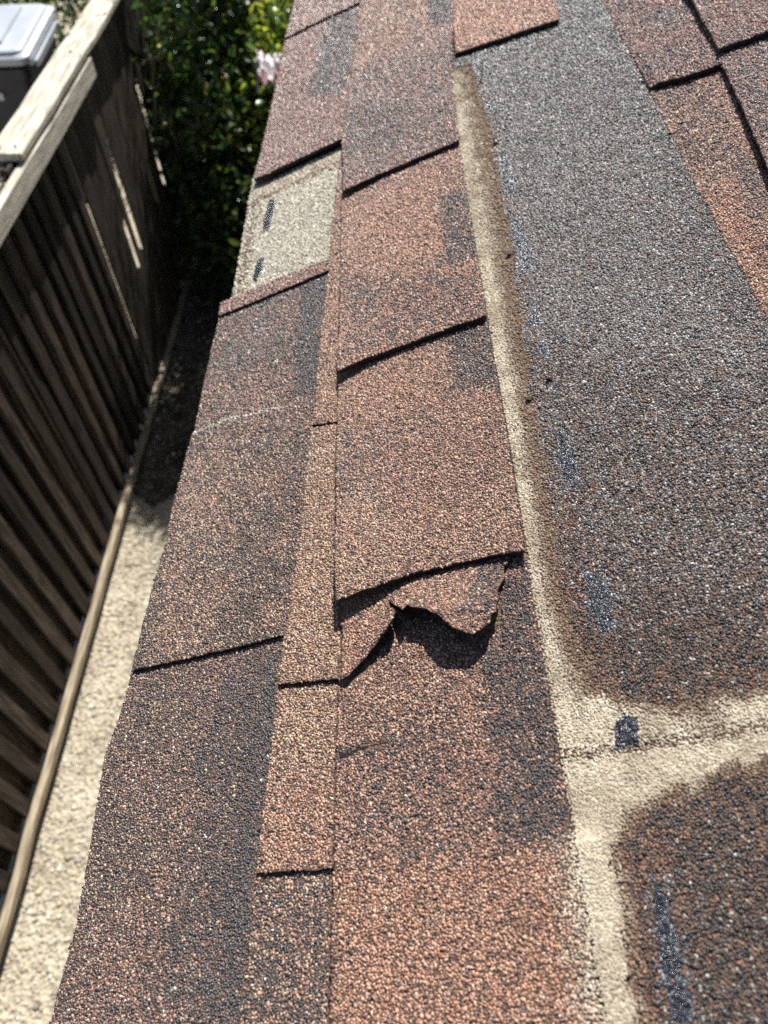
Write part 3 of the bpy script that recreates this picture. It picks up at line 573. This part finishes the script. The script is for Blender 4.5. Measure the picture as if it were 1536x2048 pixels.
def picket(yc, w, xf, t, z0, z1, lean=0.0, notch=None, bow=0.0):
    """one board: outline in y,z with slight bow, thickness t; notch = (depth, zlow, zhigh) split out of its far edge"""
    zs = np.linspace(z0, z1, 9)
    if notch: zs = np.unique(np.concatenate([zs, [notch[1], notch[1] + .05, notch[2] - .06, notch[2]]]))
    L = []; R = []
    for z in zs:
        b = bow * math.sin(math.pi * (z - z0) / (z1 - z0)) + lean * (z - z0)
        r = yc + w / 2
        if notch and notch[1] < z < notch[2]: r -= notch[0]
        L.append((yc - w / 2 + b + rng.normal(0, .0008), z)); R.append((r + b + rng.normal(0, .0008), z))
    ring = R + L[::-1]
    bm = bmesh.new(); n_ = len(ring); k = len(zs)
    cup = rng.uniform(-.003, .003); tw = rng.uniform(-.03, .03)
    fr = [bm.verts.new((xf + tw * (p[0] - yc) + cup * (p[1] - z0), p[0], p[1])) for p in ring]
    bk = [bm.verts.new((xf + tw * (p[0] - yc) - t + cup * (p[1] - z0), p[0], p[1])) for p in ring]
    for j in range(k - 1):
        a_, b_, c_, d_ = j, j + 1, n_ - 2 - j, n_ - 1 - j
        bm.faces.new((fr[a_], fr[b_], fr[c_], fr[d_])); bm.faces.new((bk[d_], bk[c_], bk[b_], bk[a_]))
    for j in range(n_):
        bm.faces.new((fr[j], bk[j], bk[(j + 1) % n_], fr[(j + 1) % n_]))
    bmesh.ops.recalc_face_normals(bm, faces=bm.faces[:])
    return link('picket', bm_mesh('picket', bm), fence, [M['old_wood' + str(rng.integers(0, 3))]])

SLITS = {3.98: (.066, .70, 1.38), 3.86: (.05, .66, 1.0), 4.52: (.07, .72, 1.45), 4.80: (.07, .70, 1.4)}
yp = -.75
while yp < 7.2:
    w = rng.uniform(.058, .076)
    top = 1.655 + rng.uniform(-.015, .01) + .02 * yp
    if yp < 3.45:
        nt_ = (.03, 1.02, 1.36) if abs(yp - 2.3) < .067 else None
        picket(yp, w, FX, .015, .035, top, rng.normal(0, .004), nt_, rng.normal(0, .004))
        if nt_ is None: picket(yp + .0665, .126, FX - .042, .015, .04, top - .01, rng.normal(0, .004), None, rng.normal(0, .004))
        yp += .133
    else:
        nt_ = None
        for sy, v in SLITS.items():
            if abs(yp + .06 - sy) < .0665: nt_ = v
        picket(yp, .122, FX, .012, .035, top, rng.normal(0, .002), nt_, rng.normal(0, .002))
        yp += .133

def board(name, c0, c1, sx, sz, mat, roll=0.0, jit=.002, bev=.004, segs=10):
    """a sawn board from c0 to c1 (centres), slightly bent, worn corners"""
    bm = bmesh.new(); rings = []
    c0 = Vector(c0); c1 = Vector(c1)
    prof = [(-sx / 2 + bev, -sz / 2), (sx / 2 - bev, -sz / 2), (sx / 2, -sz / 2 + bev), (sx / 2, sz / 2 - bev), (sx / 2 - bev, sz / 2), (-sx / 2 + bev, sz / 2), (-sx / 2, sz / 2 - bev), (-sx / 2, -sz / 2 + bev)]
    for i in range(segs + 1):
        t = i / segs; c = c0.lerp(c1, t); dx = rng.normal(0, jit); dz = rng.normal(0, jit)
        cr, sr = math.cos(roll), math.sin(roll)
        rings.append([bm.verts.new((c.x + dx + p[0] * cr - p[1] * sr, c.y, c.z + dz + p[0] * sr + p[1] * cr)) for p in prof])
    for A, B in zip(rings, rings[1:]):
        for k_ in range(8): bm.faces.new((A[k_], A[(k_ + 1) % 8], B[(k_ + 1) % 8], B[k_]))
    bm.faces.new(rings[0]); bm.faces.new(rings[-1][::-1]); bmesh.ops.recalc_face_normals(bm, faces=bm.faces[:])
    return link(name, bm_mesh(name, bm), fence, [mat])

board('bottom_rail', (FX + .021, -.8, .075), (FX + .021, 7.2, .075), .034, .04, M['rail_wood'], segs=40)
board('top_rail', (FX + .0225, -.8, 1.56), (FX + .0225, 3.98, 1.69), .038, .088, M['pale_wood'])
cb = board('cap_board', (FX - .03, 2.90, 1.735), (FX - .03, 4.95, 1.80), .14, .03, M['pale_wood'], roll=-.04)
cb['label'] = 'sun-bleached flat cap board on the fence top'
board('cap_board', (FX - .055, -.8, 1.60), (FX - .055, 2.78, 1.675), .11, .03, M['pale_wood'], roll=-.04)
for yy in (.1, 2.45, 4.75, 7.0):
    bm = bmesh.new(); box(bm, (FX - .095, yy, .84), (.088, .088, 1.66), bev=.004); link('post', bm_mesh('post', bm), fence, [M['old_wood']])
for (yy, xx) in ((2.94, -.06), (2.95, 0.0), (3.9, -.02)):
    bm = bmesh.new(); bmesh.ops.create_cone(bm, cap_ends=True, segments=8, radius1=.005, radius2=.005, depth=.006, matrix=Matrix.Translation((FX + xx, yy, 1.757 + .032 * (yy - 2.9) - .04 * (xx + .03)))); link('nail_head', bm_mesh('nail', bm), fence, [M['knot']])

# ------------------------------------------------------------------ wheeled bin behind the fence
M['bin_body'] = noise_mat('navy_bin_plastic', (0.018, 0.021, 0.036), (0.03, 0.034, 0.055), 8, 0.45, 0.05, 200, spec=0.4)
M['bin_lid'] = noise_mat('grey_bin_lid', (0.40, 0.43, 0.48), (0.50, 0.53, 0.58), 4, 0.4, 0.05, 200, spec=0.4)
M['rubber'] = noise_mat('black_rubber', (0.012, 0.012, 0.012), (0.02, 0.02, 0.02), 20, 0.7)
M['paper'] = noise_mat('paper_label', (0.5, 0.52, 0.55), (0.7, 0.72, 0.75), 30, 0.6)
BX, BY = -2.85, 5.93
binn = empty('wheelie_bin', (BX, BY, 0)); tag(binn, 'navy wheelie bin with pale grey lid behind the fence', 'bin')
def loft(levels):
    bm = bmesh.new(); rs = []
    for (cx_, cy_, z, wx, wy, r) in levels:
        ring_ = []
        for qx, qy, a0 in ((1, 1, 0), (-1, 1, 90), (-1, -1, 180), (1, -1, 270)):
            for j in range(5):
                t = math.radians(a0 + j * 22.5)
                ring_.append(bm.verts.new((cx_ + qx * (wx / 2 - r) + r * math.cos(t), cy_ + qy * (wy / 2 - r) + r * math.sin(t), z)))
        rs.append(ring_)
    for A, B in zip(rs, rs[1:]):
        for k_ in range(20): bm.faces.new((A[k_], A[(k_ + 1) % 20], B[(k_ + 1) % 20], B[k_]))
    bm.faces.new(rs[0][::-1]); bm.faces.new(rs[-1])
    return bm
link('body', bm_mesh('bin_body', loft([(BX, BY + .05, .05, .50, .52, .05), (BX, BY + .03, .6, .55, .60, .06), (BX, BY, 1.10, .60, .68, .06), (BX, BY, 1.105, .66, .74, .05), (BX, BY, 1.17, .66, .74, .05)])), binn, [M['bin_body']])
LT = Matrix.Translation((BX, BY + .38, 1.26)) @ Matrix.Rotation(math.radians(6), 4, 'X') @ Matrix.Translation((-BX, -BY - .38, 0))
LT = Matrix.Translation((0, 0, .06)) @ LT
lid = link('lid', bm_mesh('bin_lid', loft([(BX, BY, -.03, .76, .84, .07), (BX, BY, .012, .76, .84, .07), (BX, BY, .02, .73, .81, .07), (BX, BY, .024, .67, .77, .06), (BX, BY, .04, .655, .755, .06), (BX, BY, .046, .63, .73, .05)])), binn, [M['bin_lid']], matrix=LT)
link('lid_panel', bm_mesh('lid_panel', loft([(BX - .05, BY + .02, .04, .47, .60, .03), (BX - .05, BY + .02, .064, .45, .58, .03)])), lid, [M['bin_lid']], matrix=LT)
for k_ in (0, 1):
    bm = loft([(BX + .375 + .022 * k_, BY - .02, -.05 - .03 * k_, .02, .70 - .1 * k_, .008), (BX + .375 + .022 * k_, BY - .02, -.01 - .03 * k_, .02, .70 - .1 * k_, .008)])
    link('lid_lip', bm_mesh('lip', bm), lid, [M['bin_lid']], matrix=LT)
bm = bmesh.new(); tube(bm, [(BX - .25, BY + .42, 1.17), (BX + .25, BY + .42, 1.17)], [.018, .018], 10); link('handle', bm_mesh('handle', bm), binn, [M['bin_body']])
for s_ in (-1, 1):
    bm = bmesh.new(); bmesh.ops.create_cone(bm, cap_ends=True, segments=20, radius1=.12, radius2=.12, depth=.05, matrix=Matrix.Translation((BX + s_ * .29, BY + .34, .12)) @ Matrix.Rotation(math.pi / 2, 4, 'Y')); link('wheel', bm_mesh('wheel', bm), binn, [M['rubber']])
bm = bmesh.new(); box(bm, (BX + .03, BY - .337, .99), (.09, .004, .05)); link('sticker', bm_mesh('sticker', bm), binn, [M['paper']])

# ------------------------------------------------------------------ foliage
def leaf_mat(name, rough=.32):
    m, nt, b = new_mat(name)
    a_ = nn(nt, 'ShaderNodeVertexColor', layer_name='Col')
    nt.links.new(a_.outputs[0], b.inputs['Base Color']); b.inputs['Roughness'].default_value = rough; b.inputs['Specular IOR Level'].default_value = .5
    tr = nn(nt, 'ShaderNodeBsdfTranslucent'); hs = nn(nt, 'ShaderNodeHueSaturation', i_Saturation=1.15, i_Value=1.5, i_Hue=.49)
    nt.links.new(a_.outputs[0], hs.inputs['Color']); nt.links.new(hs.outputs[0], tr.inputs['Color'])
    mxs = nn(nt, 'ShaderNodeMixShader'); mxs.inputs[0].default_value = .45
    nt.links.new(b.outputs[0], mxs.inputs[1]); nt.links.new(tr.outputs[0], mxs.inputs[2]); nt.links.new(mxs.outputs[0], nt.nodes['Material Output'].inputs['Surface'])
    return m
M['leaf'] = leaf_mat('glossy_leaf'); M['dryleaf'] = leaf_mat('dry_grass', .7)
M['bark'] = noise_mat('bark', (0.05, 0.04, 0.03), (0.15, 0.12, 0.09), 30, 0.9, 0.6, 90, stretch=(3, 3, .6))

def leaves_mesh(name, P, L, Wd, cols, r_, up=.35):
    n_ = len(P)
    d = r_.normal(0, 1, (n_, 3)); d[:, 2] -= .25; d /= np.linalg.norm(d, axis=1, keepdims=True)
    nrm = r_.normal(0, 1, (n_, 3)); nrm[:, 2] += up * 3; nrm -= (nrm * d).sum(1, keepdims=True) * d; nrm /= np.linalg.norm(nrm, axis=1, keepdims=True)
    sd = np.cross(d, nrm)
    L = L[:, None]; Wd = Wd[:, None]
    b0 = P; m1 = P + d * L * .38; tip = P + d * L - nrm * L * .12
    V = np.stack([b0, m1 + sd * Wd * .5 + nrm * Wd * .18, m1 - sd * Wd * .5 + nrm * Wd * .18, P + d * L * .75 + sd * Wd * .3 + nrm * Wd * .06, P + d * L * .75 - sd * Wd * .3 + nrm * Wd * .06, tip, m1, P + d * L * .75 - nrm * L * .03], 1)
    FT = np.array([(0, 1, 6, 6), (0, 6, 2, 2), (6, 1, 3, 7), (2, 6, 7, 4), (7, 3, 5, 5), (4, 7, 5, 5)])
    T3 = np.array([(0, 1, 6), (0, 6, 2), (6, 1, 3), (6, 3, 7), (2, 6, 7), (2, 7, 4), (7, 3, 5), (4, 7, 5)])
    F = (T3[None] + (np.arange(n_) * 8)[:, None, None]).reshape(-1, 3)
    return mesh_np(name, V.reshape(-1, 3), F, np.repeat(cols, 8, 0))

GREEN = np.array([(.035, .065, .02), (.05, .09, .025), (.07, .12, .03), (.028, .055, .022), (.10, .14, .035), (.04, .08, .035)])
def shrub(name, label, cat, base, blobs, nclump, per, leaf, seed, stems=9, group=None, sunlit_gain=1.0, stem_r=.012, trunk=None, partname='foliage'):
    """blobs: list of (centre, radii). Clumps are scattered through the blobs, leaves round each clump, with stems running to them"""
    r_ = np.random.default_rng(seed)
    e = empty(name, base); tag(e, label, cat, group)
    vol = np.array([b_[1][0] * b_[1][1] * b_[1][2] for b_ in blobs]); pick = r_.choice(len(blobs), nclump, p=vol / vol.sum())
    C0 = []
    for p in pick:
        while True:
            q_ = r_.uniform(-1, 1, 3)
            if .12 < (q_ ** 2).sum() < 1: break
        C0.append(np.array(blobs[p][0]) + q_ * np.array(blobs[p][1]))
    C0 = np.array(C0)
    P = np.repeat(C0, per, 0) + r_.normal(0, 1, (nclump * per, 3)) * r_.uniform(.04, .10, (nclump * per, 1))
    P = P[P[:, 2] > .02]
    n_ = len(P)
    L = leaf * r_.uniform(.6, 1.35, n_); Wd = L * r_.uniform(.42, .62, n_)
    cl = GREEN[r_.integers(0, len(GREEN), n_)] * r_.uniform(.7, 1.3, (n_, 1)) * sunlit_gain * (np.array([1.25, 1.0, .85]) if sunlit_gain > 2 else 1.0)  # the gain brightens and warms leaf colour to imitate sunlit leaves
    yl = r_.random(n_) < .03; cl[yl] = (.30, .26, .05)
    link(partname, leaves_mesh(partname, P, L, Wd, cl, r_), e, [M['leaf']])
    bx0 = np.array(base)
    if trunk:
        bm = bmesh.new(); tube(bm, trunk[0], trunk[1], 9); link('trunk', bm_mesh('trunk', bm), e, [M['bark']]); root = np.array(trunk[0][-1])
    for k_ in range(stems):
        tgt = C0[r_.integers(0, nclump)]
        st_ = (root if trunk else bx0 + np.array([r_.normal(0, .06), r_.normal(0, .06), 0]))
        mid = st_ * .5 + tgt * .5 + np.array([r_.normal(0, .06), r_.normal(0, .06), .12])
        pts = [tuple(st_ * (1 - t) ** 2 + 2 * mid * t * (1 - t) + tgt * t * t) for t in np.linspace(0, 1, 7)]
        bm = bmesh.new(); tube(bm, pts, np.linspace(stem_r, stem_r * .3, 7), 6); link('limb' if trunk else 'stem', bm_mesh('stem', bm), e, [M['bark']])
    return e

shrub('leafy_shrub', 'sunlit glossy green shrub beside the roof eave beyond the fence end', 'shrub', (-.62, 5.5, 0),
      [((-.55, 5.55, 1.05), (.45, .55, .62)), ((-.85, 5.25, .85), (.35, .4, .6)), ((-.35, 5.1, .8), (.35, .5, .65)), ((-.75, 6.3, 1.1), (.7, .6, .7)), ((-.6, 4.6, .4), (.35, .4, .4))], 1000, 18, .068, 3, 14, sunlit_gain=2.8)
shrub('vine_tangle', 'dark shaded leafy tangle against the far end of the fence', 'shrub', (-1.2, 5.15, 0),
      [((-1.22, 5.0, 1.05), (.25, .5, .75)), ((-1.15, 5.6, 1.3), (.35, .4, .8)), ((-1.1, 4.6, .45), (.3, .4, .4))], 560, 18, .065, 4, 12)
shrub('small_tree', 'tree with thin trunk and overhanging crown shading the gravel', 'tree', (-1.12, 5.75, 0),
      [((-.80, 5.15, 2.65), (.34, .42, .5)), ((-.76, 5.1, 2.75), (.38, .45, .5)), ((-.88, 4.8, 2.55), (.2, .3, .35)), ((-.62, 4.85, 2.6), (.28, .35, .4))], 800, 20, .05, 5, 9, stem_r=.02,
      trunk=([(-1.12, 5.75, 0), (-1.1, 5.72, .8), (-1.05, 5.5, 1.6), (-1.02, 5.3, 2.3)], [.05, .042, .036, .028]), partname='crown')
shrub('low_weeds', 'low weedy plant at the foot of the shrub under the eave', 'plant', (-.78, 4.55, 0),
      [((-.78, 4.55, .22), (.3, .3, .2))], 90, 12, .04, 6, 6, stem_r=.006)
shrub('yard_hedge', 'hedge behind the grey-lidded bin', 'shrub', (-3.0, 7.6, 0),
      [((-3.2, 7.7, .8), (1.1, .5, .8)), ((-2.3, 7.6, .6), (.55, .45, .6)), ((-3.6, 7.3, .9), (.8, .5, .9))], 800, 16, .06, 7, 8)
shrub('twiggy_plant', 'thin twiggy plant between the bin and the fence', 'plant', (-2.22, 6.05, 0),
      [((-2.28, 6.0, 1.28), (.12, .22, .2)), ((-2.15, 6.2, .9), (.12, .2, .5))], 26, 9, .035, 8, 9, stem_r=.006)
# sprig of leaves lying over the far end of the cap board
shrub('vine_sprig', 'leafy sprig spilling over the far end of the fence cap', 'plant', (-1.5, 5.02, 0),
      [((-1.46, 4.92, 1.88), (.10, .10, .05))], 16, 8, .04, 9, 4, stem_r=.005)

# dry grass tuft by the eave
r_ = np.random.default_rng(21)
e = empty('dry_grass_tuft', (-.72, 3.95, 0)); tag(e, 'tuft of straw coloured dry grass by the eave', 'grass')
n_ = 160
base = np.stack([-.72 + r_.normal(0, .07, n_), 3.95 + r_.normal(0, .09, n_), np.full(n_, .0)], -1)
tipd = r_.normal(0, .12, (n_, 3)); tipd[:, 2] = r_.uniform(.18, .42, n_)
w_ = r_.normal(0, 1, (n_, 3)); w_[:, 2] = 0; w_ /= np.linalg.norm(w_, axis=1, keepdims=True); w_ *= .003
mid = base + tipd * .55 + np.array([0, 0, .04]); tip = base + tipd * np.array([1.3, 1.3, .95])
V = np.stack([base - w_, base + w_, mid + w_, mid - w_, tip], 1)
T3 = np.array([(0, 1, 2), (0, 2, 3), (3, 2, 4)])
link('blades', mesh_np('blades', V.reshape(-1, 3), (T3[None] + (np.arange(n_) * 5)[:, None, None]).reshape(-1, 3), np.repeat(np.array([(.42, .32, .17)]) * r_.uniform(.6, 1.2, (n_, 1)), 5, 0)), e, [M['dryleaf']])['kind'] = 'stuff'

# pale dead twig against the dark fence end
bm = bmesh.new(); tube(bm, [(-1.40, 4.62, 1.50), (-1.36, 4.66, 1.505), (-1.33, 4.64, 1.51), (-1.28, 4.68, 1.53), (-1.27, 4.72, 1.58)], [.005, .005, .004, .004, .003], 6)
M['deadwood'] = noise_mat('dead_twig', (.45, .42, .36), (.6, .56, .5), 40, .8)
o = link('dead_twig', bm_mesh('twig', bm), None, [M['deadwood']]); tag(o, 'pale crooked dead twig in front of the dark fence end', 'twig')

# crumpled white and pink sheet caught in the shrub
M['sheet'] = noise_mat('white_pink_sheet', (.62, .25, .25), (.80, .77, .77), 9, .5, mid=(.33, .43))
gx2, gy2 = np.meshgrid(np.linspace(-.5, .5, 22), np.linspace(-.5, .5, 22), indexing='ij')
zz = (vnoise(gx2 * 6 + 20, gy2 * 6 + 9) - .5) * .16 + (vnoise(gx2 * 13 + 3, gy2 * 13) - .5) * .06
SX = -.70 + gx2 * .19; SY = 4.90 + gy2 * .22; SZ = 1.34 + zz * .8 + gy2 * .10
idx = np.arange(22 * 22).reshape(22, 22)
q = np.stack([idx[:-1, :-1], idx[1:, :-1], idx[1:, 1:], idx[:-1, 1:]], -1).reshape(-1, 4)
o = link('crumpled_sheet', mesh_np('crumpled_sheet', np.stack([SX, SY, SZ], -1).reshape(-1, 3), q), None, [M['sheet']])
md = o.modifiers.new('thickness', 'SOLIDIFY'); md.thickness = .002
tag(o, 'crumpled white and pink sheet caught in the shrub beside the eave', 'litter')

# black plant pot under the shrub
pot = empty('plant_pot', (-.66, 4.45, 0)); tag(pot, 'black plastic plant pot in shade under the shrub', 'pot')
def lathe(prof, c, seg=28):
    bm = bmesh.new(); rs = [[bm.verts.new((c[0] + r * math.cos(2 * math.pi * k_ / seg), c[1] + r * math.sin(2 * math.pi * k_ / seg), c[2] + z)) for k_ in range(seg)] for r, z in prof]
    for A, B in zip(rs, rs[1:]):
        for k_ in range(seg): bm.faces.new((A[k_], A[(k_ + 1) % seg], B[(k_ + 1) % seg], B[k_]))
    bm.faces.new(rs[0][::-1]); bm.faces.new(rs[-1]); return bm
PC = (-.66, 4.45, .0)
link('shell', bm_mesh('shell', lathe([(.10, 0), (.13, .24), (.14, .245), (.14, .27), (.125, .27), (.12, .20)], PC)), pot, [M['rubber']])

# small debris on the roof: a curled twig and crumbs of dirt
def rp(a, y, z): return RF @ Vector((a * .001, y * .001, z * .001))
bm = bmesh.new(); tube(bm, [rp(-12, 1062, 9.5), rp(-14, 1036, 10.5), rp(-19, 1016, 10), rp(-25, 1003, 9)], [.0009, .0008, .0007, .0005], 6)
M['twig'] = noise_mat('dark_twig', (.03, .022, .016), (.08, .06, .04), 200, .8)
tag(link('curled_twig', bm_mesh('curled_twig', bm), None, [M['twig']]), 'thin dark curled twig at the top of the cream dust strip', 'twig')
for j, (a_, y_) in enumerate(((-22.5, 425.6), (-41, 411), (-31.0, 610.6), (-19.4, 836))):
    bm = bmesh.new(); bmesh.ops.create_icosphere(bm, subdivisions=2, radius=.0026)
    for v in bm.verts: v.co *= rng.uniform(.7, 1.25); v.co.z *= .6; v.co.x *= 1.3
    bmesh.ops.translate(bm, verts=bm.verts[:], vec=rp(a_, y_, 9.2))
    tag(link('dirt_crumb', bm_mesh('dirt_crumb', bm), None, [M['twig']]), ('third dark dirt crumb from the top, just right of the dust strip', 'lowest dark dirt crumb, on the stained dust strip above the tear', 'second dark dirt crumb from the top along the dust strip', 'topmost dark dirt crumb along the stained edge of the dust strip')[j], 'dirt', 'dirt crumbs along the dust strip')
